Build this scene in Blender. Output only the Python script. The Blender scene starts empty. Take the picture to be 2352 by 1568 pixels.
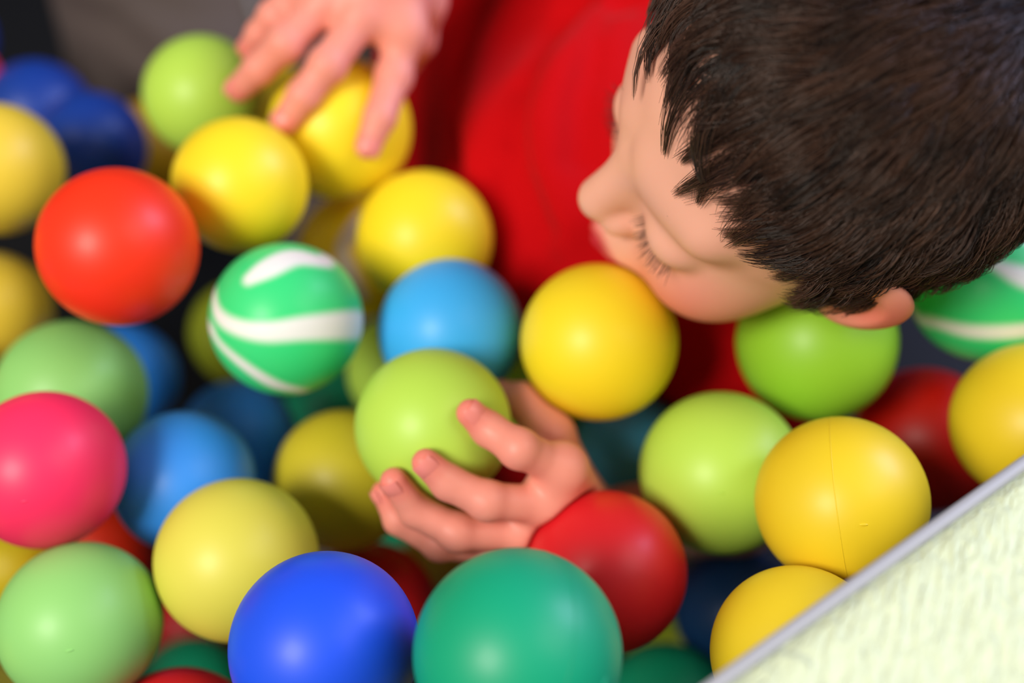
import bpy, math, random
import numpy as np
from mathutils import Matrix, Vector

# ---------------------------------------------------------------- camera, light, exposure
F = 2800.0                      # focal length in pixels of the 2352 px wide frame
TH = math.radians(48)           # how far the camera looks down
CZ = 0.84                       # camera height above the pit floor
SN, CS = math.sin(TH), math.cos(TH)
scene = bpy.context.scene
col = scene.collection

cam_d = bpy.data.cameras.new('camera'); cam = bpy.data.objects.new('camera', cam_d); col.objects.link(cam)
cam.location = (0, 0, CZ); cam.rotation_euler = (math.pi / 2 - TH, 0, 0)
cam_d.sensor_width = 36; cam_d.lens = F / 2352 * 36; cam_d.clip_start = 0.01
cam_d.dof.use_dof = True; cam_d.dof.focus_distance = 0.455; cam_d.dof.aperture_fstop = 2.4
scene.camera = cam
scene.view_settings.view_transform = 'Standard'; scene.view_settings.look = 'None'
scene.view_settings.gamma = 1.0; scene.view_settings.use_curve_mapping = False
scene.view_settings.exposure = 0.0

world = bpy.data.worlds.new('world'); scene.world = world; world.use_nodes = True
bg = world.node_tree.nodes['Background']; bg.inputs[0].default_value = (1.0, 0.93, 0.86, 1); bg.inputs[1].default_value = 0.17

def area_light(name, loc, target, size, power, color):
    d = bpy.data.lights.new(name, 'AREA'); d.shape = 'RECTANGLE'; d.size = size[0]; d.size_y = size[1]
    d.energy = power; d.color = color
    o = bpy.data.objects.new(name, d); col.objects.link(o); o.location = loc
    o.rotation_euler = (Vector(target) - Vector(loc)).to_track_quat('-Z', 'Y').to_euler()
    return o
area_light('lamp_left', (-0.88, -0.63, 1.68), (0, .4, .4), (.6, .6), 33, (1.0, 0.94, 0.84))
area_light('lamp_right', (1.10, -0.02, 1.95), (-.1, .35, .4), (1.0, 1.0), 9, (1.0, 0.96, 0.90))
area_light('window_light', (1.5, .95, 1.6), (.2, .4, .5), (.8, .8), 32, (0.55, 0.62, 1.0))

# ---------------------------------------------------------------- helpers
def W(px, py, dep):
    """the place a pixel of the photograph shows, at a distance along the lens axis"""
    X = (px - 1176) / F * dep; Y = (784 - py) / F * dep
    return np.array([X, dep * CS + Y * SN, CZ - dep * SN + Y * CS])

def cam_vec(x, y, z):
    return np.array([x, y * SN - z * CS, y * CS + z * SN])

def srgb(r, g, b):
    f = lambda c: ((c / 255) / 12.92 if c / 255 <= .04045 else ((c / 255 + .055) / 1.055) ** 2.4)
    return (f(r), f(g), f(b), 1)

def tag(o, label, cat=None, group=None, kind=None):
    if label: o['label'] = label
    if cat: o['category'] = cat
    if group: o['group'] = group
    if kind: o['kind'] = kind
    return o

def link(name, me, mat=None, parent=None):
    o = bpy.data.objects.new(name, me); col.objects.link(o)
    if mat is not None and me is not None and not me.materials: me.materials.append(mat)
    if parent: o.parent = parent
    return o

def mesh_np(name, V, Q, smooth=True):
    me = bpy.data.meshes.new(name)
    V = np.asarray(V, np.float32); Q = np.asarray(Q, np.int32); k = Q.shape[1]
    me.vertices.add(len(V)); me.vertices.foreach_set('co', V.ravel())
    me.loops.add(len(Q) * k); me.loops.foreach_set('vertex_index', Q.ravel())
    me.polygons.add(len(Q)); me.polygons.foreach_set('loop_start', np.arange(0, len(Q) * k, k, dtype=np.int32))
    me.polygons.foreach_set('use_smooth', np.full(len(Q), smooth))
    me.update(calc_edges=True); me.validate()
    return me

def add_attr(me, name, vals):
    a = me.attributes.new(name, 'FLOAT', 'POINT'); a.data.foreach_set('value', np.asarray(vals, np.float32))

# ---- distance-field modelling: one continuous skin from smoothly joined forms
def smin(a, b, k):
    h = np.clip(.5 + .5 * (b - a) / k, 0, 1)
    return b + (a - b) * h - k * h * (1 - h)
def smax(a, b, k): return -smin(-a, -b, k)
def sphere(p, c, r): return np.linalg.norm(p - np.asarray(c, p.dtype), axis=1) - r
def ellip(p, c, r):
    q = p - np.asarray(c, p.dtype); r = np.asarray(r, p.dtype)
    k0 = np.linalg.norm(q / r, axis=1); k1 = np.linalg.norm(q / (r * r), axis=1)
    return k0 * (k0 - 1) / np.maximum(k1, 1e-6)
def cone(p, a, b, ra, rb):
    a = np.asarray(a, p.dtype); b = np.asarray(b, p.dtype); ab = b - a; q = p - a
    t = np.clip(q @ ab / max(float(ab @ ab), 1e-12), 0, 1)
    return np.linalg.norm(q - t[:, None] * ab, axis=1) - (ra + (rb - ra) * t)
def chain(p, pts, rad, k=.003):
    d = None
    for i in range(len(pts) - 1):
        e = cone(p, pts[i], pts[i + 1], rad[i], rad[i + 1])
        d = e if d is None else smin(d, e, k)
    return d
def local(fn, c, R, reach):
    """evaluate fn only near its centre; farther off a bounding sphere will do"""
    c = np.asarray(c)
    def g(p):
        d = np.linalg.norm(p - c.astype(p.dtype), axis=1)
        out = d - R
        m = d < R + reach
        if m.any(): out[m] = fn(p[m])
        return out
    return g

def grad(f, p, e=4e-4):
    g = np.empty_like(p)
    for i in range(3):
        q = p.copy(); q[:, i] += e; s = p.copy(); s[:, i] -= e
        g[:, i] = f(q) - f(s)
    return g / np.maximum(np.linalg.norm(g, axis=1, keepdims=True), 1e-12)

def skin_mesh(name, f, lo, hi, h, N=12, snap=2):
    """surface nets over the blocks that the surface passes through"""
    lo = np.asarray(lo, np.float64); hi = np.asarray(hi, np.float64); S = N * h
    nb = np.ceil((hi - lo) / S).astype(int)
    bi = np.stack(np.meshgrid(*[np.arange(n) for n in nb], indexing='ij'), -1).reshape(-1, 3)
    fc = f(lo + (bi + .5) * S); bi = bi[np.abs(fc) < S * 1.35]
    g = np.stack(np.meshgrid(*[np.arange(N + 1)] * 3, indexing='ij'), -1).reshape(-1, 3)
    dim = nb * N + 2
    key = lambda c: (c[..., 0] * dim[1] + c[..., 1]) * dim[2] + c[..., 2]
    cells, verts, quads = [], [], []
    corners = np.array([[i, j, k] for i in (0, 1) for j in (0, 1) for k in (0, 1)])
    edges = [(a, b) for a in range(8) for b in range(a + 1, 8) if np.abs(corners[a] - corners[b]).sum() == 1]
    for s in range(0, len(bi), 64):
        b = bi[s:s + 64]; base = b * N
        P = lo + (base[:, None] + g[None]) * h
        V = f(P.reshape(-1, 3)).reshape(len(b), N + 1, N + 1, N + 1)
        I = V < 0
        cnt = sum(I[:, i:N + i, j:N + j, k:N + k].astype(np.int8) for i, j, k in corners)
        w = np.argwhere((cnt > 0) & (cnt < 8))
        if not len(w): continue
        cv = np.stack([V[w[:, 0], w[:, 1] + i, w[:, 2] + j, w[:, 3] + k] for i, j, k in corners], 1)
        acc = np.zeros((len(w), 3)); n = np.zeros(len(w))
        for a, c in edges:
            m = (cv[:, a] < 0) != (cv[:, c] < 0)
            t = np.where(m, cv[:, a] / np.where(m, cv[:, a] - cv[:, c], 1), 0)
            acc += (corners[a] + t[:, None] * (corners[c] - corners[a])) * m[:, None]; n += m
        gc = base[w[:, 0]] + w[:, 1:]
        cells.append(key(gc)); verts.append(lo + (gc + acc / n[:, None]) * h)
        for ax in range(3):
            o = [0, 0, 0]; o[ax] = 1
            A = I[:, :N, :N, :N]; B2 = I[:, o[0]:N + o[0], o[1]:N + o[1], o[2]:N + o[2]]
            e = np.argwhere(A != B2)
            if not len(e): continue
            ge = base[e[:, 0]] + e[:, 1:]; ins = A[e[:, 0], e[:, 1], e[:, 2], e[:, 3]]
            u = np.zeros(3, int); v = np.zeros(3, int); u[(ax + 1) % 3] = 1; v[(ax + 2) % 3] = 1
            q = np.stack([key(ge - u - v), key(ge - v), key(ge), key(ge - u)], 1)
            q[~ins] = q[~ins][:, ::-1]; quads.append(q)
    cells = np.concatenate(cells); verts = np.concatenate(verts); quads = np.concatenate(quads)
    o = np.argsort(cells); cells = cells[o]; verts = verts[o]
    ix = np.clip(np.searchsorted(cells, quads), 0, len(cells) - 1)
    ix = ix[(cells[ix] == quads).all(1)]
    for _ in range(snap):
        verts = verts - np.clip(f(verts), -h, h)[:, None] * grad(f, verts)
    me = mesh_np(name, verts, ix)
    return me, verts

def hit(f, px, py, d0=.35, d1=1.2):
    """where the line of sight through a pixel meets a form"""
    d = d0
    for _ in range(200):
        p = W(px, py, d); v = float(f(p[None])[0])
        if v < 2e-4: return p
        d += v * .8
        if d > d1: break
    return None

# ---------------------------------------------------------------- materials
def material(name, base, rough=.4, spec=.5, sss=0, bump=None, extra=None, coat=0):
    m = bpy.data.materials.new(name); m.use_nodes = True; nt = m.node_tree; b = nt.nodes['Principled BSDF']
    b.inputs['Base Color'].default_value = base; b.inputs['Roughness'].default_value = rough
    b.inputs['Specular IOR Level'].default_value = spec
    if coat: b.inputs['Coat Weight'].default_value = coat; b.inputs['Coat Roughness'].default_value = .25
    if sss:
        b.inputs['Subsurface Weight'].default_value = sss; b.inputs['Subsurface Radius'].default_value = (.012, .005, .003)
        b.inputs['Subsurface Scale'].default_value = .5
    if bump:
        scale, dist, stretch = bump
        tc = nt.nodes.new('ShaderNodeTexCoord'); mp = nt.nodes.new('ShaderNodeMapping'); mp.inputs['Scale'].default_value = stretch
        n = nt.nodes.new('ShaderNodeTexNoise'); n.inputs['Scale'].default_value = scale; n.inputs['Detail'].default_value = 4
        bp = nt.nodes.new('ShaderNodeBump'); bp.inputs['Distance'].default_value = dist; bp.inputs['Strength'].default_value = .6
        L = nt.links.new; L(tc.outputs['Object'], mp.inputs[0]); L(mp.outputs[0], n.inputs[0]); L(n.outputs[0], bp.inputs['Height']); L(bp.outputs[0], b.inputs['Normal'])
    return m

def mix_attr(m, attr, c0, c1):
    """colour c0 where the attribute is 0, c1 where it is 1"""
    nt = m.node_tree; b = nt.nodes['Principled BSDF']
    a = nt.nodes.new('ShaderNodeAttribute'); a.attribute_name = attr
    x = nt.nodes.new('ShaderNodeMix'); x.data_type = 'RGBA'
    x.inputs[0].default_value = 0
    if c0 is None:
        nt.links.new(b.inputs['Base Color'].links[0].from_socket, x.inputs[6])
    else: x.inputs[6].default_value = c0
    x.inputs[7].default_value = c1
    nt.links.new(a.outputs['Fac'], x.inputs[0]); nt.links.new(x.outputs[2], b.inputs['Base Color'])

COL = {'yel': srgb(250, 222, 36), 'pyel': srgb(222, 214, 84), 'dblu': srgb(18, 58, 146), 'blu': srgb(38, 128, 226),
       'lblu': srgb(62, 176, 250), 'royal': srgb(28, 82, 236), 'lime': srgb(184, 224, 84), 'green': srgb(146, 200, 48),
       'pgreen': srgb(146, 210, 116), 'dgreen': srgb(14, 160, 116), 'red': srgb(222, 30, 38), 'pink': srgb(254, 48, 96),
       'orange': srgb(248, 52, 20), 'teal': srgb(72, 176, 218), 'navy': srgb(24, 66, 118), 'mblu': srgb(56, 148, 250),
       'olive': srgb(206, 190, 44), 'dred': srgb(196, 20, 6), 'ayel': srgb(238, 204, 62), 'dyel': srgb(234, 202, 38), 'shade_olive': srgb(122, 132, 22), 'shade_yel': srgb(196, 150, 16)}  # dark olive and brownish yellow carry the shade of deep gaps in their colour
MAT = {}
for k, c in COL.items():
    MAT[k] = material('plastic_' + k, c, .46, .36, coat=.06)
for k, c0, c1 in (('gsw', srgb(56, 220, 128), srgb(240, 240, 236)), ('ysw', srgb(254, 210, 12), srgb(226, 206, 200))):
    MAT[k] = material('marbled_' + k, c0, .44, .36, coat=.06); mix_attr(MAT[k], 'swirl', c0, c1)

BALLS = [  # pixel centre of the ball, depth, radius, colour, label
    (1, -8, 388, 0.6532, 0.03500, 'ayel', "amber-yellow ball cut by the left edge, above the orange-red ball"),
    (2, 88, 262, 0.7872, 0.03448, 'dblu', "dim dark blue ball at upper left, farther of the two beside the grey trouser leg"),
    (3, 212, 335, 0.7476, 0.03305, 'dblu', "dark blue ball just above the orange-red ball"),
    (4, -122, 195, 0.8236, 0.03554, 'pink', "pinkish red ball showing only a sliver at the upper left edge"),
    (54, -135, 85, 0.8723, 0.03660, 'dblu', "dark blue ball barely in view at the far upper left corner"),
    (5, 468, 220, 0.6813, 0.03323, 'lime', "lime green ball at the top, touched by the fingertips of the child's right hand"),
    (6, 345, 345, 0.8614, 0.03534, 'shade_yel', "dim yellow ball seen in the gap left of the top lime ball"),
    (7, 272, 567, 0.5408, 0.03500, 'orange', "large glossy orange-red ball, the only orange-red one in the pile"),
    (8, 552, 425, 0.5924, 0.03269, 'yel', "lemon yellow ball right of the orange-red ball and above the marbled green ball"),
    (9, 782, 295, 0.6403, 0.03727, 'yel', "yellow ball under the spread fingers of the child's right hand"),
    (55, 640, 285, 0.7747, 0.03674, 'yel', "yellow ball wedged between the top lime ball and the one under the right hand"),
    (10, 830, 585, 0.6927, 0.03569, 'ysw', "deep yellow ball with a whitish stripe, half hidden behind the marbled green ball"),
    (11, 975, 548, 0.6327, 0.03537, 'yel', "yellow ball above the light blue ball, against the red shirt"),
    (12, 658, 733, 0.5616, 0.03500, 'gsw', "green ball with white marbled swirls at centre left, fully in view"),
    (13, 1035, 760, 0.5860, 0.03472, 'lblu', "light blue ball behind the lime ball held in the hand"),
    (14, 937, 850, 0.7014, 0.03500, 'lime', "yellow-green ball peeking out between the marbled ball and the held lime ball"),
    (15, 995, 978, 0.5329, 0.03418, 'lime', "bright lime green ball held in the child's left hand"),
    (16, 1376, 785, 0.5584, 0.03605, 'yel', "bright yellow ball just below the child's chin"),
    (17, 1875, 785, 0.5781, 0.03762, 'green', "grass green ball directly under the child's ear, with a moulding seam"),
    (18, 2272, 648, 0.5776, 0.03780, 'gsw', "green and white marbled ball behind the child's ear at the right edge"),
    (19, 2125, 1010, 0.6288, 0.03710, 'dred', "dark red ball in shade right of the grass green ball under the ear"),
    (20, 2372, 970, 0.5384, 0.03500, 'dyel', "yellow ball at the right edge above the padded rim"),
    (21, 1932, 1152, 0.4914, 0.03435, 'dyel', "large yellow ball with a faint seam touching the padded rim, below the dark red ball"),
    (22, 1655, 1085, 0.5500, 0.03656, 'lime', "lime green ball with a small glossy gate mark, left of the large seamed yellow ball"),
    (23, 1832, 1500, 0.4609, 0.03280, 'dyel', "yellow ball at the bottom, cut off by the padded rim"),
    (24, 1452, 1052, 0.6541, 0.03325, 'teal', "teal blue ball in the gap right of the wrist holding the lime ball"),
    (25, 1690, 1400, 0.6921, 0.03514, 'navy', "dark navy blue ball deep below the lime ball with the gate mark"),
    (26, 1240, 892, 0.6905, 0.03500, 'green', "dim green ball behind the thumb of the hand holding the lime ball"),
    (27, 1392, 1312, 0.5156, 0.03409, 'red', "rosy red ball right of the hand holding the lime ball"),
    (28, 1189, 1500, 0.4081, 0.03500, 'dgreen', "big sea green ball at the bottom centre with a curved moulding seam"),
    (29, 746, 1485, 0.4507, 0.03500, 'royal', "big royal blue ball at the bottom, left of the big sea green ball"),
    (30, 850, 1400, 0.6337, 0.03500, 'red', "dark red ball showing as a rim behind the royal blue ball"),
    (31, 1055, 1230, 0.7589, 0.03500, 'shade_yel', "yellow ball in a shade-darkened colour, under the fingers holding the lime ball"),
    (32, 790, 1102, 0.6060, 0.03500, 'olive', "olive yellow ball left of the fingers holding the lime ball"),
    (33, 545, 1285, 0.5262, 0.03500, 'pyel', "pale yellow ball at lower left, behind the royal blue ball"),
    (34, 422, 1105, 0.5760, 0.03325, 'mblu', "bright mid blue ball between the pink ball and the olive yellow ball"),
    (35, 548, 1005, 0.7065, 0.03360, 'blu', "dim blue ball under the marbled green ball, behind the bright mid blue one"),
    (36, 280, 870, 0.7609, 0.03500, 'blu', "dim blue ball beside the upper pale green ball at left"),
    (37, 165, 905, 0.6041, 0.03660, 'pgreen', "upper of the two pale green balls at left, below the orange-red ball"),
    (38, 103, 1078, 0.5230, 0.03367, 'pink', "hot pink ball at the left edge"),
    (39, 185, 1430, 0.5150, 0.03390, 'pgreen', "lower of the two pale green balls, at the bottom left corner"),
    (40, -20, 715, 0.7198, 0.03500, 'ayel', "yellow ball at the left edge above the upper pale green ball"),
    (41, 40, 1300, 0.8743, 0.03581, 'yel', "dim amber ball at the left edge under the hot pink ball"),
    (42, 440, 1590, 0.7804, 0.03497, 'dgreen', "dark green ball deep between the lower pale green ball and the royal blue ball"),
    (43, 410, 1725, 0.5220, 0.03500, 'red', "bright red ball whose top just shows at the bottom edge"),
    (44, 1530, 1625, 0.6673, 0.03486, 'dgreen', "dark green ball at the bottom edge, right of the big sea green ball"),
    (45, 1545, 1530, 0.8341, 0.03500, 'shade_olive', "dim olive ball behind the dark green one at the bottom edge"),
    (46, 560, 765, 0.7933, 0.03500, 'shade_olive', "olive green ball in a shade-darkened colour, behind the left side of the marbled ball"),
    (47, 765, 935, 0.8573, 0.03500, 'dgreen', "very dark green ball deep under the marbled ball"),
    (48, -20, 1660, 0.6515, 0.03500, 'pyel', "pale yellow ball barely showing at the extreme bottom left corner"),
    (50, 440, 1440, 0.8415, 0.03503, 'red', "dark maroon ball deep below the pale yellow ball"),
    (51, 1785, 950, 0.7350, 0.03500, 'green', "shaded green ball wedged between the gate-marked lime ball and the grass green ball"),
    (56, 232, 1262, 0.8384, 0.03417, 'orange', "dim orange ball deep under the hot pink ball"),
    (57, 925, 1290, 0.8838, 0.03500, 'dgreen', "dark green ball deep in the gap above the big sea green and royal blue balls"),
]

# ---------------------------------------------------------------- the pit: floor, far wall, padded rim
def box_mesh(name, lo, hi):
    V = [(x, y, z) for x in (lo[0], hi[0]) for y in (lo[1], hi[1]) for z in (lo[2], hi[2])]
    return mesh_np(name, V, [(0, 1, 3, 2), (4, 6, 7, 5), (0, 4, 5, 1), (2, 3, 7, 6), (0, 2, 6, 4), (1, 5, 7, 3)], False)
m_floor = material('dark_mat_vinyl', srgb(18, 19, 22), .6, bump=(300, .0006, (1, 1, 1)))
m_wall = material('shade_padding', srgb(14, 14, 15), .7, bump=(220, .0008, (1, 1, 1)))  # near-black colour stands for the deep shade beyond the pit
tag(link('floor', box_mesh('floor', (-1.6, -.9, -.03), (1.6, 1.6, 0)), m_floor), 'dark mat under the balls', kind='structure')
tag(link('wall_back', box_mesh('wall_back', (-1.6, 1.45, 0), (1.6, 1.5, 1.1)), m_wall), 'padded wall behind the pit, coloured near-black for the deep shade', kind='structure')

ZR = .505                                     # height of the rim's top
def on_plane(px, py, z):
    a = -SN + CS * (784 - py) / F
    return W(px, py, (z - CZ) / a)
E1, E2 = on_plane(1612, 1568, ZR - .006), on_plane(2352, 1041, ZR - .006)
ed = (E2 - E1) / np.linalg.norm(E2 - E1); en = np.array([ed[1], -ed[0], 0.])   # en points out of the pit
def sweep(name, prof, a, b, nseg=40, cap=True):
    """a profile (outward, height) carried along the rim"""
    k = len(prof); V = []
    for i in range(nseg + 1):
        t = a + (b - a) * i / nseg
        for s, z in prof: p = E1 + ed * t + en * s; V.append((p[0], p[1], z))
    Q = [(i * k + j, (i + 1) * k + j, (i + 1) * k + (j + 1) % k, i * k + (j + 1) % k) for i in range(nseg) for j in range(k)]
    bm_me = bpy.data.meshes.new(name)
    bm_me.from_pydata(V, [], [q for q in Q] + [tuple(range(k))[::-1][::-1], tuple(nseg * k + j for j in range(k))[::-1]])
    for p in bm_me.polygons: p.use_smooth = len(p.vertices) == 4
    bm_me.update()
    return bm_me
m_cover = material('pale_lime_vinyl', srgb(226, 236, 194), .5, .35)
nt = m_cover.node_tree; b = nt.nodes['Principled BSDF']
tc = nt.nodes.new('ShaderNodeTexCoord'); mp = nt.nodes.new('ShaderNodeMapping')
mp.inputs['Rotation'].default_value = (0, 0, -math.radians(67))
mp2 = nt.nodes.new('ShaderNodeMapping'); mp2.inputs['Scale'].default_value = (.24, 1.0, 1)
n1 = nt.nodes.new('ShaderNodeTexNoise'); n1.inputs['Scale'].default_value = 330; n1.inputs['Detail'].default_value = 3; n1.inputs['Distortion'].default_value = .8
bp = nt.nodes.new('ShaderNodeBump'); bp.inputs['Distance'].default_value = .003; bp.inputs['Strength'].default_value = 1
L = nt.links.new; L(tc.outputs['Object'], mp.inputs[0]); L(mp.outputs[0], mp2.inputs[0]); L(mp2.outputs[0], n1.inputs[0]); L(n1.outputs[0], bp.inputs['Height']); L(bp.outputs[0], b.inputs['Normal'])
m_side = material('grey_vinyl', srgb(150, 152, 160), .5); m_pipe = material('grey_piping', srgb(172, 172, 176), .5)
rim = link('padded_rim', None); tag(rim, 'pale lime padded rim of the ball pit with grey edge piping, bottom right corner', 'pit rim')
rim.location = tuple(E1 * [1, 1, 0]); rinv = Matrix.Translation(-Vector(rim.location))
top = [(.0042, ZR - .03), (.0042, ZR - .010)] + [(.0042 + .016 * (1 - math.cos(a)), ZR - .010 + .010 * math.sin(a)) for a in [math.pi / 2 * i / 8 for i in range(1, 9)]]
top += [(.06, ZR + .003), (.12, ZR + .004), (.18, ZR + .003), (.21, ZR), (.225, ZR - .006), (.23, ZR - .03)]
for nm, pr, mt in (('top_cover', top, m_cover), ('side_panel', [(.046, 0), (.046, ZR - .028), (.205, ZR - .028), (.205, 0)], m_side),
                   ('piping', [(0, ZR - .013), (-.0004, ZR - .009), (.0002, ZR - .0065), (.0016, ZR - .0055), (.0034, ZR - .0055), (.0046, ZR - .0065), (.0046, ZR - .013)], m_pipe)):
    o = link(nm, sweep(nm, pr, -.5, .9), mt, rim); o.matrix_parent_inverse = rinv

# ---------------------------------------------------------------- balls
def ball_mesh(name, nu=64, nv=40):
    V = []
    for j in range(nv + 1):
        t = math.pi * j / nv
        for i in range(nu):
            p = 2 * math.pi * i / nu
            V.append((math.sin(t) * math.cos(p), math.sin(t) * math.sin(p), math.cos(t)))
    V = np.array(V); Q = [(j * nu + i, (j + 1) * nu + i, (j + 1) * nu + (i + 1) % nu, j * nu + (i + 1) % nu) for j in range(nv) for i in range(nu)]
    bm = bpy.data.meshes.new(name); bm.from_pydata(V.tolist(), [], Q)
    import bmesh
    b = bmesh.new(); b.from_mesh(bm); bmesh.ops.remove_doubles(b, verts=b.verts, dist=1e-5); b.to_mesh(bm); b.free()
    for p in bm.polygons: p.use_smooth = True
    return bm
BM = {}
def ball_base(k):
    if k not in BM: BM[k] = ball_mesh('ball_' + k); BM[k].materials.append(MAT[k])
    return BM[k]
def ring_mesh(name, tube=.007, nu=96, k=6):
    V, Q = [], []
    for i in range(nu):
        a = 2 * math.pi * i / nu
        for j in range(k):
            c = 2 * math.pi * j / k; r = 1.0 + tube * .55 * math.cos(c)
            V.append((r * math.cos(a), r * math.sin(a), tube * math.sin(c)))
            Q.append((i * k + j, ((i + 1) % nu) * k + j, ((i + 1) % nu) * k + (j + 1) % k, i * k + (j + 1) % k))
    return mesh_np(name, V, Q)
def nub_mesh(name):
    V, Q = [], []
    for j, (r, z) in enumerate([(.034, .996), (.028, 1.005), (.016, 1.008), (.001, 1.009)]):
        for i in range(14):
            a = 2 * math.pi * i / 14; V.append((r * math.cos(a) * 1.5, r * math.sin(a) * .5, z))
            if j: Q.append(((j - 1) * 14 + i, (j - 1) * 14 + (i + 1) % 14, j * 14 + (i + 1) % 14, j * 14 + i))
    return mesh_np(name, V, Q)
def aim(v, up=(0, 0, 1)):
    """a rotation whose local z looks along camera-space v"""
    w = Vector(cam_vec(*v)).normalized(); q = w.to_track_quat('Z', 'Y'); return q
SWIRLS = {12: [((-.93, .62), (-.86, .35), (-.75, .06), (-.5, -.10), (-.1, -.18), (.4, -.13), (.95, -.08)), (.02, .055, .09, .10, .12, .15, .19),
               ((-.30, .50), (-.08, .64), (.20, .78), (.55, .74)), (.10, .17, .17, .12),
               ((-1.0, -.04), (-.86, -.16), (-.73, -.33), (-.4, -.60), (-.05, -.84), (.25, -.93)), (.075, .085, .06, .08, .10, .07)],
          18: [((-1, -.42), (-.5, -.62), (.1, -.62), (.6, -.5), (1, -.3)), (.06, .10, .11, .1, .1),
               ((-.35, .18), (0, .02), (.4, -.05), (.9, 0)), (.05, .12, .14, .12), ((.1, .5), (.6, .3), (1, .25)), (.1, .14, .1)],
          10: [((.15, .55), (-.02, .28), (-.18, .0), (-.05, -.35), (.1, -.7)), (.1, .13, .10, .12, .1),
               ((-.98, .15), (-.92, .45), (-.6, .85), (-.2, 1)), (.03, .05, .04, .03)]}
def swirl_ball(i, k):
    me = ball_mesh('marbled_ball', 180, 110)
    n = len(me.vertices); co = np.empty(n * 3); me.vertices.foreach_get('co', co); co = co.reshape(-1, 3)
    s = np.zeros(n); data = SWIRLS[i]
    for pts, wid in zip(data[0::2], data[1::2]):
        a4 = np.array([(u, v, w) for (u, v), w in zip(pts, wid)]); a4 = np.vstack([2 * a4[0] - a4[1], a4, 2 * a4[-1] - a4[-2]]); fine = []
        for j in range(1, len(a4) - 2):
            for t in np.arange(0, 1, .2):
                fine.append(.5 * (2 * a4[j] + (a4[j + 1] - a4[j - 1]) * t + (2 * a4[j - 1] - 5 * a4[j] + 4 * a4[j + 1] - a4[j + 2]) * t * t + (3 * a4[j] - a4[j - 1] - 3 * a4[j + 1] + a4[j + 2]) * t ** 3))
        fine.append(a4[-2]); fine = np.array(fine); pts = fine[:, :2]; wid = tuple(np.maximum(fine[:, 2], .01))
        P3 = []
        for (u, v) in pts:
            q = 1 - u * u - v * v; z = math.sqrt(max(q, 0)); l = math.sqrt(u * u + v * v + z * z); P3.append((u / l, v / l, z / l))
        a0, a1 = np.array(P3[0]), np.array(P3[-1])
        e0 = pts[0][0] ** 2 + pts[0][1] ** 2 > .7; e1 = pts[-1][0] ** 2 + pts[-1][1] ** 2 > .7      # bands that reach the side run on round the back
        if e0: P3 = [tuple(a0 + [0, 0, -.9])] + P3; wid = (wid[0],) + tuple(wid)
        if e1: P3 = P3 + [tuple(a1 + [0, 0, -.9])]; wid = tuple(wid) + (wid[-1],)
        P3 = [np.array(p) / np.linalg.norm(p) for p in P3]
        for a, b, wa, wb in zip(P3, P3[1:], wid, wid[1:]):
            ab = b - a; t = np.clip((co - a) @ ab / max(ab @ ab, 1e-9), 0, 1)
            d = np.linalg.norm(co - (a + t[:, None] * ab), axis=1); w = wa + (wb - wa) * t
            s = np.maximum(s, np.clip((w - d) / .11 + .5, 0, 1))
    add_attr(me, 'swirl', s); me.materials.append(MAT[k])
    return me
SEAMS = {28: (-.86, .30, .42), 17: (.08, .86, -.50), 21: (.95, .12, .30), 20: (.75, -.62, .22)}      # ring axes in camera space
NUBS = {22: (-.16, -.13, .97), 38: (.12, -.28, .95), 39: (.22, -.10, .97), 21: (-.02, -.12, .98), 28: (.78, -.10, .6)}
ring_me, nub_me = ring_mesh('mould_seam'), nub_mesh('gate_mark')
rnd = random.Random(5)
POS = {}
GROUP = 'plastic play balls in the pit'
for (i, px, py, dep, r, k, label) in BALLS:
    p = W(px, py, dep); POS[i] = (p, r)
    me = swirl_ball(i, k) if k in ('gsw', 'ysw') else ball_base(k)
    o = link('play_ball', me); o.location = p; o.scale = (r, r, r)
    if k in ('gsw', 'ysw'): o.rotation_euler = (math.pi / 2 - TH, 0, 0)
    else: o.rotation_euler = [rnd.uniform(0, 6) for _ in range(3)]
    tag(o, label, 'ball', GROUP)
    R0 = o.rotation_euler.to_matrix().to_4x4().inverted()
    for table, mesh, nm in ((SEAMS, ring_me, 'mould_seam'), (NUBS, nub_me, 'gate_mark')):
        if i in table:
            c = bpy.data.objects.new(nm, mesh); col.objects.link(c); c.parent = o
            if nm == 'mould_seam':
                if not mesh.materials: mesh.materials.append(MAT[k])
                c.material_slots[0].link = 'OBJECT'; c.material_slots[0].material = MAT[k]
            else:
                if not mesh.materials: mesh.materials.append(MAT[k])
                c.material_slots[0].link = 'OBJECT'; c.material_slots[0].material = MAT[k]
            c.matrix_local = R0 @ aim(table[i]).to_matrix().to_4x4()

# ---------------------------------------------------------------- the child
HS = .935
HC = W(1870, 298, .503)
u_ = np.array([-.01, .34, .94]); u_ /= np.linalg.norm(u_)
f_ = np.array([-.977, -.19, 0]); f_[2] = -(f_[0] * u_[0] + f_[1] * u_[1]) / u_[2]; f_ /= np.linalg.norm(f_)
l_ = np.cross(u_, f_)
HM = np.stack([cam_vec(*f_), cam_vec(*l_), cam_vec(*u_)], 1) * HS       # columns: forward, left, up of the head
def to_head(p): return ((p - HC) @ np.linalg.inv(HM).T).astype(p.dtype)
def from_head(q): return np.asarray(q) @ HM.T + HC

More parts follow.
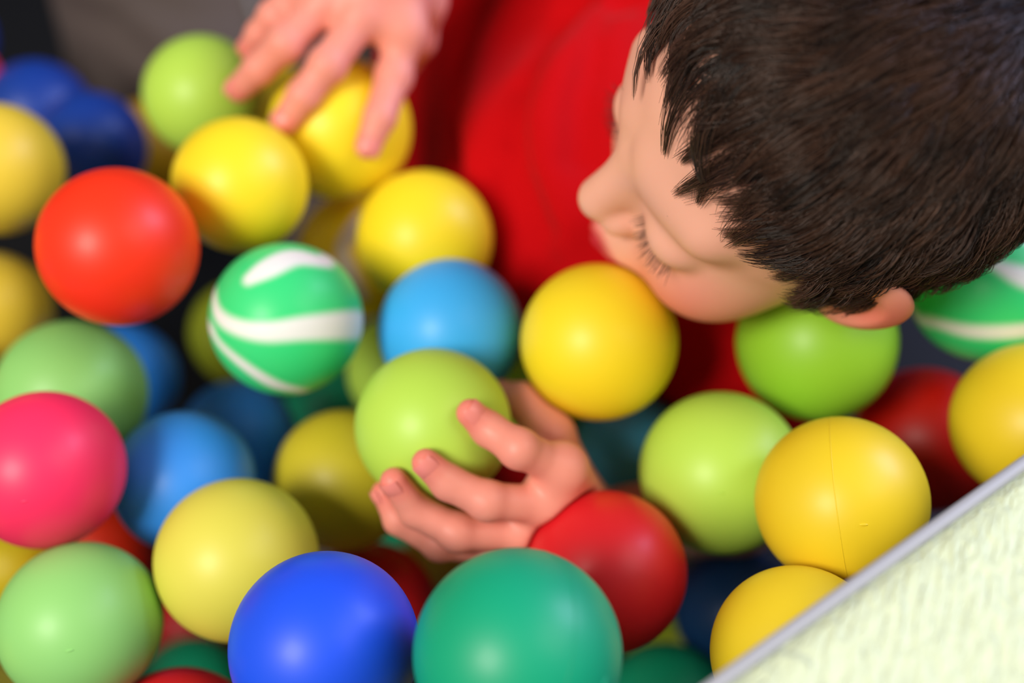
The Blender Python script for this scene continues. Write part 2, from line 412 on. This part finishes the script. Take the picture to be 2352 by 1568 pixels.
def head_local(q):
    y = q.copy(); y[:, 1] = np.abs(y[:, 1])                 # the face is symmetric
    d = ellip(q, (-.012, 0, .022), (.094, .076, .082))
    d = smin(d, ellip(q, (.022, 0, -.032), (.058, .058, .066)), .03)
    d = smin(d, ellip(y, (.048, .032, -.045), (.031, .030, .031)), .018)       # cheeks
    d = smin(d, ellip(q, (.062, 0, -.090), (.020, .022, .017)), .022)          # chin
    d = smin(d, ellip(q, (.072, 0, -.064), (.021, .027, .021)), .015)          # muzzle
    d = smin(d, cone(y, (.071, .014, .016), (.062, .044, .014), .010, .009), .018)   # brow
    d = smax(d, -ellip(y, (.1035, .030, -.012), (.020, .017, .012)), .014)      # eye hollow
    d = smin(d, ellip(y, (.0678, .031, -.011), (.0145, .0170, .0130)), .006)    # lid over the eye
    d = smax(d, -cone(y, (.0885, .019, -.018), (.0775, .048, -.018), .0012, .0012), .0015)   # lid line
    d = smin(d, cone(q, (.079, 0, .002), (.0945, 0, -.028), .0085, .0108), .012)   # nose
    d = smin(d, ellip(y, (.087, .0110, -.034), (.0090, .0068, .0068)), .005)
    d = smax(d, -ellip(y, (.093, .0060, -.0425), (.0040, .0030, .0040)), .002)
    d = smin(d, cone(y, (.0925, .0, -.0610), (.0850, .018, -.0655), .0055, .0030), .004)    # lips
    d = smin(d, cone(y, (.0910, .0, -.0720), (.0845, .017, -.0685), .0062, .0030), .004)
    d = smax(d, -cone(y, (.0965, .0, -.0668), (.0875, .020, -.0675), .0010, .0008), .0015)
    # ears
    e = y - np.array([.002, .0755, -.008], y.dtype)
    c, s = math.cos(.45), math.sin(.45); ex = c * e[:, 0] - s * e[:, 1]; ey = s * e[:, 0] + c * e[:, 1]
    E = np.stack([ex, ey, e[:, 2]], 1)
    ear = ellip(E, (-.004, .004, 0), (.0205, .0060, .025))
    ear = smax(ear, -ellip(E, (.001, .0105, .002), (.013, .0060, .016)), .003)
    ear = smin(ear, ellip(E, (.010, .004, -.004), (.004, .004, .005)), .003)
    d = smin(d, ear, .005)
    return d
def head(p): return head_local(to_head(p)) * HS

cB, rB = POS[15]
def on_ball(px, py, c, r, off, back=False):
    """a point over the pixel, resting off the ball's surface"""
    best = None
    for d in np.arange(.40, .80, .0005):
        p = W(px, py, d)
        if np.linalg.norm(p - c) <= r + off: return p
    return None
def Lz(px, py, z): return W(px, py, 0.533 - z * rB)
FR = [.0080, .0078, .0072, .0058]
left_fingers = {
    'index': [Lz(1292, 1075, .75), Lz(1192, 1030, 1.12), on_ball(1122, 985, cB, rB, .0066), on_ball(1080, 948, cB, rB, .0062)],
    'middle': [Lz(1262, 1160, .60), Lz(1120, 1150, .95), on_ball(1030, 1108, cB, rB, .0066), on_ball(978, 1062, cB, rB, .0062)],
    'ring': [Lz(1200, 1222, .35), Lz(1050, 1222, .62), Lz(955, 1172, .66), on_ball(905, 1105, cB, rB, .0062)],
    'little': [Lz(1150, 1262, .0), Lz(1010, 1250, .20), Lz(915, 1195, .28), Lz(880, 1130, .34)],
}
l_wrist = W(1358, 1222, .583); l_palm = Lz(1290, 1160, .15)
thumb_l = [Lz(1318, 1130, -.2), Lz(1262, 1000, -.45), Lz(1212, 925, -.75), Lz(1140, 905, -1.05)]
def hand_left(p):
    palm = None
    for k in left_fingers:
        f = left_fingers[k]
        e = cone(p, f[0], l_wrist, .0105, .0150)
        palm = e if palm is None else smin(palm, e, .008)
    palm = smin(palm, cone(p, left_fingers['index'][0], left_fingers['little'][0], .0095, .0090), .006)
    palm = smin(palm, chain(p, [l_wrist] + thumb_l[1:], [.0150, .0110, .0088, .0072], .005), .010)
    d = palm
    for k, f in left_fingers.items():
        s = .86 if k == 'little' else 1.0
        d = smin(d, chain(p, f, [r * s for r in FR], .0025), .0035)
        d = smin(d, sphere(p, f[1], .0080 * s), .003)
    return d
c9, r9 = POS[9]
def Rz(px, py, z): return W(px, py, .640 - z * r9)
FQ = [.0092, .0087, .0080, .0066]
right_fingers = {
    'index': [Rz(928, 70, .8), Rz(905, 175, .80), on_ball(872, 270, c9, r9, .0075), on_ball(845, 335, c9, r9, .0068)],
    'middle': [Rz(835, 35, 1.0), Rz(752, 150, 1.15), on_ball(697, 220, c9, r9, .0075), on_ball(655, 278, c9, r9, .0068)],
    'ring': [Rz(748, 5, .95), Rz(655, 100, 1.05), Rz(595, 158, .85), Rz(548, 205, .6)],
    'little': [Rz(690, -25, .75), Rz(630, 38, .75), Rz(596, 78, .6), Rz(572, 112, .45)],
}
r_wrist = Rz(905, -190, .9)
thumb_r = [Rz(965, 0, .1), Rz(958, 90, -.35), Rz(918, 165, -.85)]
def hand_right(p):
    palm = None
    for k, f in right_fingers.items():
        e = cone(p, f[0], r_wrist, .0112, .0180)
        palm = e if palm is None else smin(palm, e, .012)
    palm = smin(palm, cone(p, right_fingers['index'][0], right_fingers['little'][0], .0105, .0095), .008)
    palm = smin(palm, chain(p, [r_wrist] + thumb_r, [.0165, .0135, .0095, .0075], .005), .012)
    d = palm
    for k, f in right_fingers.items():
        s = .88 if k == 'little' else 1.0
        d = smin(d, chain(p, f, [r * s for r in FQ], .0025), .0045)
        d = smin(d, sphere(p, f[1], .0093 * s), .003)
    return d
r_elbow = np.array([.05, .66, .50]); r_shoulder = np.array([.10, .60, .415])
l_elbow = W(1690, 1165, .685); l_shoulder = np.array([.125, .455, .39])
T0, TR = np.array([.050, .545, .275]), np.array([.105, .130, .19])
neck0, neck1 = np.array([.105, .47, .42]), from_head((-.012, 0, -.05))
def core(p):
    d = ellip(p, T0 + [.02, .02, -.02], TR - .040)
    d = smin(d, chain(p, [r_shoulder, r_elbow, r_wrist], [.036, .028, .0195], .01), .02)
    d = smin(d, chain(p, [l_shoulder, l_elbow, l_wrist], [.034, .025, .0185], .01), .02)
    for i, (c, r) in POS.items():
        if i != 15 and i != 9: d = smax(d, -(np.linalg.norm(p - c, axis=1) - r - .001), .004)
    return smin(d, cone(p, neck0, neck1, .040, .038), .02)
hl = local(hand_left, (left_fingers['middle'][1] + l_wrist) / 2, .075, .03)
hr = local(hand_right, (right_fingers['middle'][1] + r_wrist) / 2, .095, .03)
hd = local(head, HC, .150, .04)
def body(p):
    d = smin(core(p), hd(p), .012)
    d = smin(d, hl(p), .010)
    d = smin(d, hr(p), .012)
    for i, (c, r) in POS.items():
        if i in (15, 9): continue
        e = np.linalg.norm(p - c, axis=1) - r - .0006; m = e < .01
        if m.any(): d[m] = smax(d[m], -e[m], .003)
    return d
import time; _t = time.time()
body_me, bv = skin_mesh('body', body, (-.17, .22, .07), (.32, .75, .72), .0018, snap=1)
print('body', len(bv), time.time() - _t)

q = to_head(bv); qy = q.copy(); qy[:, 1] = np.abs(qy[:, 1])
near = np.linalg.norm(q, axis=1) < .16
def falloff(d, w): return np.clip(1 - d / w, 0, 1)
lip = falloff(np.minimum(cone(qy, np.array([.095, 0, -.0620]), np.array([.086, .017, -.0662]), .004, .0015), cone(qy, np.array([.094, 0, -.0715]), np.array([.0855, .016, -.0682]), .004, .0015)).clip(0), .0045) * near
flush = falloff(np.linalg.norm((qy - [.062, .046, -.048]) / [1, 1, 1], axis=1), .038) * .8 * near
flush = np.maximum(flush, falloff(np.linalg.norm(qy - [-.008, .082, -.008], axis=1), .035) * .9 * near)
def tipcol(f, w=.020):
    return falloff(np.linalg.norm(bv - f[3], axis=1), w)
for f in list(left_fingers.values()) + list(right_fingers.values()): flush = np.maximum(flush, tipcol(f) * .9)
for f in list(left_fingers.values()) + list(right_fingers.values()):
    flush = np.maximum(flush, falloff(np.linalg.norm(bv - f[1], axis=1), .012) * .35)
hands = np.clip(1.4 - np.minimum(np.maximum(hl(bv), 0), np.maximum(hr(bv), 0)) / .02, 0, 1)
flush = np.maximum(flush, hands * .42)
add_attr(body_me, 'lip', lip); add_attr(body_me, 'flush', flush)

def f_head_only(q):
    y = q.copy(); y[:, 1] = np.abs(y[:, 1])
    d = ellip(q, (-.012, 0, .022), (.094, .076, .082))
    d = smin(d, ellip(q, (.022, 0, -.032), (.058, .058, .066)), .03)
    d = smin(d, ellip(y, (.048, .032, -.045), (.031, .030, .031)), .018)
    return d
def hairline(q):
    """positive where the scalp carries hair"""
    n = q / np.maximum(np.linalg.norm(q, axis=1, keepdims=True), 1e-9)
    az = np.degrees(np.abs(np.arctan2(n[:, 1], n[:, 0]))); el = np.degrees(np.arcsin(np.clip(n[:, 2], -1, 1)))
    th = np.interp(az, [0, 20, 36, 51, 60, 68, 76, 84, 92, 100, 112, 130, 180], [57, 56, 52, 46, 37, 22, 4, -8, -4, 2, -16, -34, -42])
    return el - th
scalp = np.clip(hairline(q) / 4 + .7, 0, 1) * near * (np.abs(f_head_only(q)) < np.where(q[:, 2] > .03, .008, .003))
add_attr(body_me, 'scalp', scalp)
m_skin = material('skin', srgb(238, 172, 146), .46, .35, sss=.18)
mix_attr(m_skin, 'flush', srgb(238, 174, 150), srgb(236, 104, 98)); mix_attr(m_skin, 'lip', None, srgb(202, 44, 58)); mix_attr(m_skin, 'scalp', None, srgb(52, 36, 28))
person = link('person', None); person.location = (.1, .53, 0)
pinv = Matrix.Translation(-Vector(person.location))
tag(person, 'dark-haired child in a red shirt, head bowed, holding a lime ball', 'person')
def child_part(name, me, mat=None):
    o = link(name, me, mat, person); o.matrix_parent_inverse = pinv; return o
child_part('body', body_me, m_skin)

# ---- shirt with folds
def shirt0(p):
    d = ellip(p, T0, TR)
    d = smin(d, ellip(p, (.02, .56, .25), (.085, .13, .15)), .04)
    d = smin(d, ellip(p, W(1190, 90, .80), (.075, .10, .075)), .04)
    d = smin(d, ellip(p, W(1060, 240, .86), (.075, .09, .08)), .03)
    d = smin(d, chain(p, [np.array([.085, .585, .40]), r_shoulder, r_elbow + [-.01, 0, 0]], [.060, .050, .040], .01), .035)
    d = smin(d, chain(p, [np.array([.105, .50, .39]), l_shoulder, l_elbow * .75 + l_shoulder * .25], [.050, .045, .038], .01), .03)
    return d
FOLDS = [([(1120, -30), (1085, 80), (1062, 200), (1050, 330), (1066, 440)], .006), ([(1180, -20), (1120, 120), (1095, 260), (1090, 400), (1110, 520)], -.004),
         ([(1330, -10), (1262, 90), (1205, 190), (1188, 300), (1205, 400), (1250, 520)], .005), ([(1395, 60), (1300, 150), (1250, 260), (1240, 380), (1275, 500)], -.004),
         ([(1440, -10), (1370, 90), (1330, 220), (1330, 360)], .003), ([(1160, 420), (1190, 520), (1250, 620)], .003)]
folds = []
for pts, amp in FOLDS:
    pts = [(pts[j][0] + (pts[j + 1][0] - pts[j][0]) * t, pts[j][1] + (pts[j + 1][1] - pts[j][1]) * t) for j in range(len(pts) - 1) for t in (0, .33, .67)] + [pts[-1]]
    c = [hit(shirt0, *q) for q in pts]; c = [x for x in c if x is not None]
    if len(c) > 1: folds.append((c, amp))
def shirt(p):
    d = shirt0(p)
    m = np.abs(d) < .03
    if m.any():
        pm = p[m]; dm = d[m]
        for c, amp in folds:
            dd = None
            for a, b in zip(c, c[1:]):
                e = cone(pm, a, b, 0, 0); dd = e if dd is None else np.minimum(dd, e)
            dm = dm + 2.7 * amp * np.exp(-(dd / (.0095 if amp > 0 else .017)) ** 2)
        for i, (c, r) in POS.items():
            dm = smax(dm, -(np.linalg.norm(pm - c, axis=1) - r - .0015), .004)
        d[m] = dm
    return smax(d, -cone(p, neck0 + [0, 0, .01], neck1, .046, .050), .006)
shirt_me, _ = skin_mesh('shirt', shirt, (-.09, .28, .05), (.26, .76, .58), .0026, snap=1)
m_shirt = material('red_cotton', srgb(192, 4, 12), .85, .08, bump=(900, .0003, (1, 1, 1)))
m_shirt.node_tree.nodes['Principled BSDF'].inputs['Sheen Weight'].default_value = .03
child_part('shirt', shirt_me, m_shirt)

# ---- trousers
knee = W(400, -70, .93); hip = np.array([.05, .56, .12])
def trousers0(p):
    d = chain(p, [hip, hip * .4 + knee * .6, knee], [.10, .085, .088], .02)
    d = smin(d, chain(p, [knee, knee + [-.07, -.02, -.2]], [.080, .06], .02), .03)
    return smin(d, chain(p, [np.array([.10, .54, .11]), np.array([-.12, .53, .075]), np.array([-.33, .50, .06])], [.085, .06, .045], .02), .03)
tf = [c for c in ([hit(trousers0, *q) for q in pts] for pts in ([(150, 20), (260, 60), (330, 130)], [(330, 0), (430, 40), (560, 30)])) if all(x is not None for x in c)]
def trousers(p):
    d = trousers0(p)
    for c in tf: 
        d = d + .006 * np.exp(-(np.minimum(cone(p, c[0], c[1], 0, 0), cone(p, c[1], c[2], 0, 0)) / .014) ** 2)
    for i, (c, r) in POS.items(): d = smax(d, -(np.linalg.norm(p - c, axis=1) - r - .0015), .004)
    return d
tr_me, _ = skin_mesh('trousers', trousers, (-.48, .34, .005), (.19, .98, .56), .005, snap=1)
tro = child_part('trousers', tr_me, material('grey_denim', srgb(90, 80, 77), .85, .2, bump=(1200, .0004, (1, 1, 1))))
def tube(name, pts, r, k=8):
    V, Q = [], []
    for i, p in enumerate(pts):
        t = np.array(pts[min(i + 1, len(pts) - 1)]) - np.array(pts[max(i - 1, 0)]); t = t / np.linalg.norm(t)
        a = np.cross(t, [0.3, .2, 1]); a /= np.linalg.norm(a); b = np.cross(t, a)
        for j in range(k):
            c = 2 * math.pi * j / k; V.append(p + r * (a * math.cos(c) + b * math.sin(c)))
            if i: Q.append(((i - 1) * k + j, (i - 1) * k + (j + 1) % k, i * k + (j + 1) % k, i * k + j))
    return mesh_np(name, V, Q)
sp = [hit(trousers, x, y) for x, y in ((556, -60), (566, -20), (578, 20), (592, 55), (606, 90))]
if all(x is not None for x in sp):
    sm = link('side_seam', tube('side_seam', sp, .0022), material('grey_thread', srgb(120, 116, 114), .8), tro)
print('clothes', time.time() - _t)

# ---- fingernails: small curved plates on the backs of the fingertips
m_nail = material('nail', srgb(240, 140, 130), .35, .5)
def nail(f, out, w):
    tip, d = np.array(f[3]), np.array(f[3]) - np.array(f[2]); d /= np.linalg.norm(d)
    out = out - d * (out @ d); out /= np.linalg.norm(out); side = np.cross(d, out)
    V, Q = [], []
    for i in range(7):
        a = (i / 6 - .5) * 1.7
        for j in range(7):
            t = j / 6; r = w + .0006
            el = (t - .5) * 1.5; taper = 1 - .10 * abs(t - .5) * 2
            V.append(tip - d * .0008 + r * math.cos(a * taper) * out * (math.cos(el) ** .35) + r * math.sin(a * taper) * side + d * (t - .4) * w * 1.25)
            if i and j: Q.append(((i - 1) * 7 + j - 1, i * 7 + j - 1, i * 7 + j, (i - 1) * 7 + j))
    return mesh_np('fingernail', V, Q)
for fs, c in ((left_fingers, cB), (right_fingers, c9)):
    for k, f in fs.items():
        me = nail(f, np.array(f[3]) - c, (.0058 if fs is left_fingers else .0066) * (.88 if k == 'little' else 1))
        child_part('fingernail', me, m_nail)

# ---- hair: strands that leave the crown and lie along the head
rng = np.random.default_rng(11)
def project(q, off):
    for _ in range(3):
        q = q - (f_head_only(q) - off)[:, None] * grad(f_head_only, q)
    return q
whorl = np.array([-.085, .012, .070])
def strands(n, nclump, seed, hold=.50, grow=1.0):
    rng = np.random.default_rng(seed)
    v = rng.normal(size=(n * 3, 3)); v /= np.linalg.norm(v, axis=1, keepdims=True)
    v = v[hairline(v) > rng.uniform(-3, 4, len(v))][:n]
    root = project(v * .09, np.zeros(len(v))); N = len(root)
    az = np.degrees(np.abs(np.arctan2(v[:, 1], v[:, 0]))); el = np.degrees(np.arcsin(v[:, 2]))
    ci = rng.choice(N, nclump, replace=False)
    lab = np.empty(N, int)
    for s in range(0, N, 4000):
        dd = ((root[s:s + 4000, None] - root[None, ci]) ** 2).sum(2); lab[s:s + 4000] = dd.argmin(1)
    front = np.clip((72 - az) / 25, 0, 1) * np.clip((78 - el) / 18, 0, 1)
    length = .020 + .018 * np.clip((el - 5) / 40, 0, 1) - .012 * np.clip((az - 80) / 40, 0, 1) * np.clip((20 - el) / 40, 0, 1)
    length = (length + .014 * front + .011 * np.exp(-((az - 95) / 14) ** 2) * (el < 15)) * rng.uniform(.75, 1.12, N) * (1 + .22 * rng.normal(size=nclump)[lab] * front)
    curl = rng.normal(size=nclump)[lab] * .35 + (.5 + np.abs(rng.normal(size=nclump)[lab])) * 1.3 * front; length = length * grow; lift = rng.uniform(.6, 1.3, N) * (1 + .5 * rng.uniform(-1, 1, nclump)[lab])
    K = 7; P = [root]; q = root.copy()
    flow0 = q - whorl; n0 = grad(f_head_only, q)
    jitter = rng.normal(size=(N, 3)) * .10
    clj = rng.normal(size=(nclump, 3))[lab] * .16
    for s in range(1, K):
        n_ = grad(f_head_only, q); fl = q - whorl
        fl = fl - n_ * (fl * n_).sum(1)[:, None]; fl /= np.maximum(np.linalg.norm(fl, axis=1, keepdims=True), 1e-6)
        side = np.cross(n_, fl)
        t = s / (K - 1)
        # hair at the temples falls down, fringe turns a little towards the left ear
        down = np.array([.15, 0, -1.0]); down = down - n_ * (n_ @ down)[:, None]
        wdn = np.clip((az - 50) / 40, 0, 1) * .9
        dirn = fl + side * (curl * (t - .3) * .85)[:, None] + jitter + clj + down * wdn[:, None]
        dirn /= np.linalg.norm(dirn, axis=1, keepdims=True)
        q = q + dirn * (length / (K - 1))[:, None]
        h = (.0012 + .0065 * math.sin(t * 2.2) * 1.0) * lift * (1 - .35 * front * t)
        q = project(q, h); P.append(q)
    P = np.stack(P, 1)                                           # N,K,3
    G = P[ci][lab]; t = np.linspace(0, 1, K)[None, :, None]
    cl = (.28 * min(1, hold * 2) + hold * front)[:, None, None]
    off = P - G
    P = G + off * (1 - cl * t ** 1.1)
    tone = np.clip(.45 + .22 * rng.normal(size=N) + .25 * rng.normal(size=nclump)[lab], 0, 1)
    return P, N, tone
def hair_mesh(name, P, r0=.00022, r1=.00005, tone=None):
    N, K = P.shape[:2]
    T = np.gradient(P, axis=1); T /= np.maximum(np.linalg.norm(T, axis=2, keepdims=True), 1e-9)
    A = np.cross(T, np.array([.31, .2, .93])); A /= np.maximum(np.linalg.norm(A, axis=2, keepdims=True), 1e-9); B = np.cross(T, A)
    r = (r0 + (r1 - r0) * np.linspace(0, 1, K) ** 2)[None, :, None]
    V = np.stack([P + r * (A * math.cos(a) + B * math.sin(a)) for a in (0, 2.094, 4.189)], 2)    # N,K,3,3
    base = (np.arange(N)[:, None] * K + np.arange(K - 1)[None]) * 3
    Q = []
    for j in range(3):
        j2 = (j + 1) % 3
        Q.append(np.stack([base + j, base + j2, base + 3 + j2, base + 3 + j], -1).reshape(-1, 4))
    me = mesh_np(name, (V.reshape(-1, 3) @ HM.T + HC), np.concatenate(Q))
    add_attr(me, 'tone', np.repeat(np.full(N, .2) if tone is None else tone, K * 3))
    return me
m_hair = material('dark_brown_hair', srgb(70, 46, 34), .36, .45)
nt = m_hair.node_tree; b = nt.nodes['Principled BSDF']
b.inputs['Specular Tint'].default_value = (1, .95, .92, 1)
mix_attr(m_hair, 'tone', srgb(28, 19, 17), srgb(90, 61, 47))
P, N, tone = strands(30000, 700, 3)
P2, N2, tone2 = strands(12000, 700, 8, .12, .72)
P = np.concatenate([P, P2]); tone = np.concatenate([tone, tone2 * .7])
child_part('hair', hair_mesh('hair', P, .00026, tone=tone), m_hair)
# eyelashes and eyebrows
def on_face(a):
    a = a[None]
    for _ in range(4): a = a - head_local(a)[:, None] * grad(head_local, a)
    return a[0]
def lashes(side):
    out = []
    for i in range(46):
        t = i / 45; a = np.array([.0855 - .0090 * t ** 1.6, side * (.0195 + .0275 * t), -.0168])
        a = on_face(a) + rng.normal(size=3) * .0003
        d = np.array([.75 - .25 * t, side * (.05 + .55 * t), -.42]) + rng.normal(size=3) * .08; L_ = .0088 * rng.uniform(.8, 1.15)
        out.append([a + d * L_ * s + np.array([0, 0, .0035]) * s ** 2 for s in np.linspace(0, 1, 7)])
    return out
def brows(side):
    out = []
    for i in range(260):
        t = rng.uniform(); z = .017 + .004 * math.sin(t * 3) + rng.normal() * .0014
        a = np.array([[.10, side * (.013 + .036 * t), z]]); a = project(a, np.zeros(1))[0]
        a[0] += .001
        d = np.array([-.25, side * 1.0, .15]) + rng.normal(size=3) * .15
        out.append([a + d * .006 * s for s in np.linspace(0, 1, 7)])
    return out
for s in (1, -1):
    child_part('eyelashes', hair_mesh('eyelashes', np.array(lashes(s)), .0002), m_hair)
    child_part('eyebrow', hair_mesh('eyebrow', np.array(brows(s)), .00016), m_hair)
print('hair', time.time() - _t)

# ---- the same balls go on around the picture: the top layer just outside the frame
def frame_pos(c):
    v = c - np.array([0, 0, CZ]); dep = v[1] * CS - v[2] * SN; Y = v[1] * SN + v[2] * CS
    return 1176 + F * v[0] / dep, 784 - F * Y / dep, dep
rf = random.Random(21); placed = [(c, r) for c, r in POS.values()]; n_fill = 0
cand = [np.array([rf.uniform(-.5, .52), rf.uniform(.06, .95), rf.uniform(.30, .40)]) for _ in range(2600)]
cand = np.array(cand); sd = np.minimum(body(cand), np.minimum(shirt0(cand), trousers0(cand)))
kinds = ['yel', 'lime', 'blu', 'red', 'dgreen', 'green', 'pink', 'orange', 'royal', 'lblu']
words = dict(yel='yellow', lime='lime', blu='blue', red='red', dgreen='sea green', green='grass green', pink='pink', orange='orange-red', royal='royal blue', lblu='light blue')
for c, s in zip(cand, sd):
    px, py, dep = frame_pos(c); rp = F * .035 / max(dep, .05) * 1.25 + 40
    if dep < .12 or s < .037 or (c - E1) @ en > .008: continue
    if -rp < px < 2352 + rp and -rp < py < 1568 + rp: continue
    if min(np.linalg.norm(c - q) - r for q, r in placed) < .034: continue
    k = rf.choice(kinds); placed.append((c, .035)); n_fill += 1
    o = link('play_ball', ball_base(k)); o.location = c; o.scale = (.035,) * 3
    side = 'left' if px < 0 else 'right' if px > 2352 else 'top' if py < 0 else 'bottom'
    tag(o, 'one of the %s balls lying beyond the %s edge of the picture' % (words[k], side), 'ball', 'balls beyond the %s edge' % side)
    if n_fill >= 60: break
print('fill', n_fill)

# how far balls and child interpenetrate (for checking only)
for i, (c, r) in POS.items():
    v = float(body(c[None])[0]) - r
    if v < -.001: print('ball in body', i, round(v * 1000, 1))
    n = (c - E1) @ en
    if -n - r < .0 and c[2] + r > 0: print('ball vs rim', i, round((-n - r) * 1000, 1))
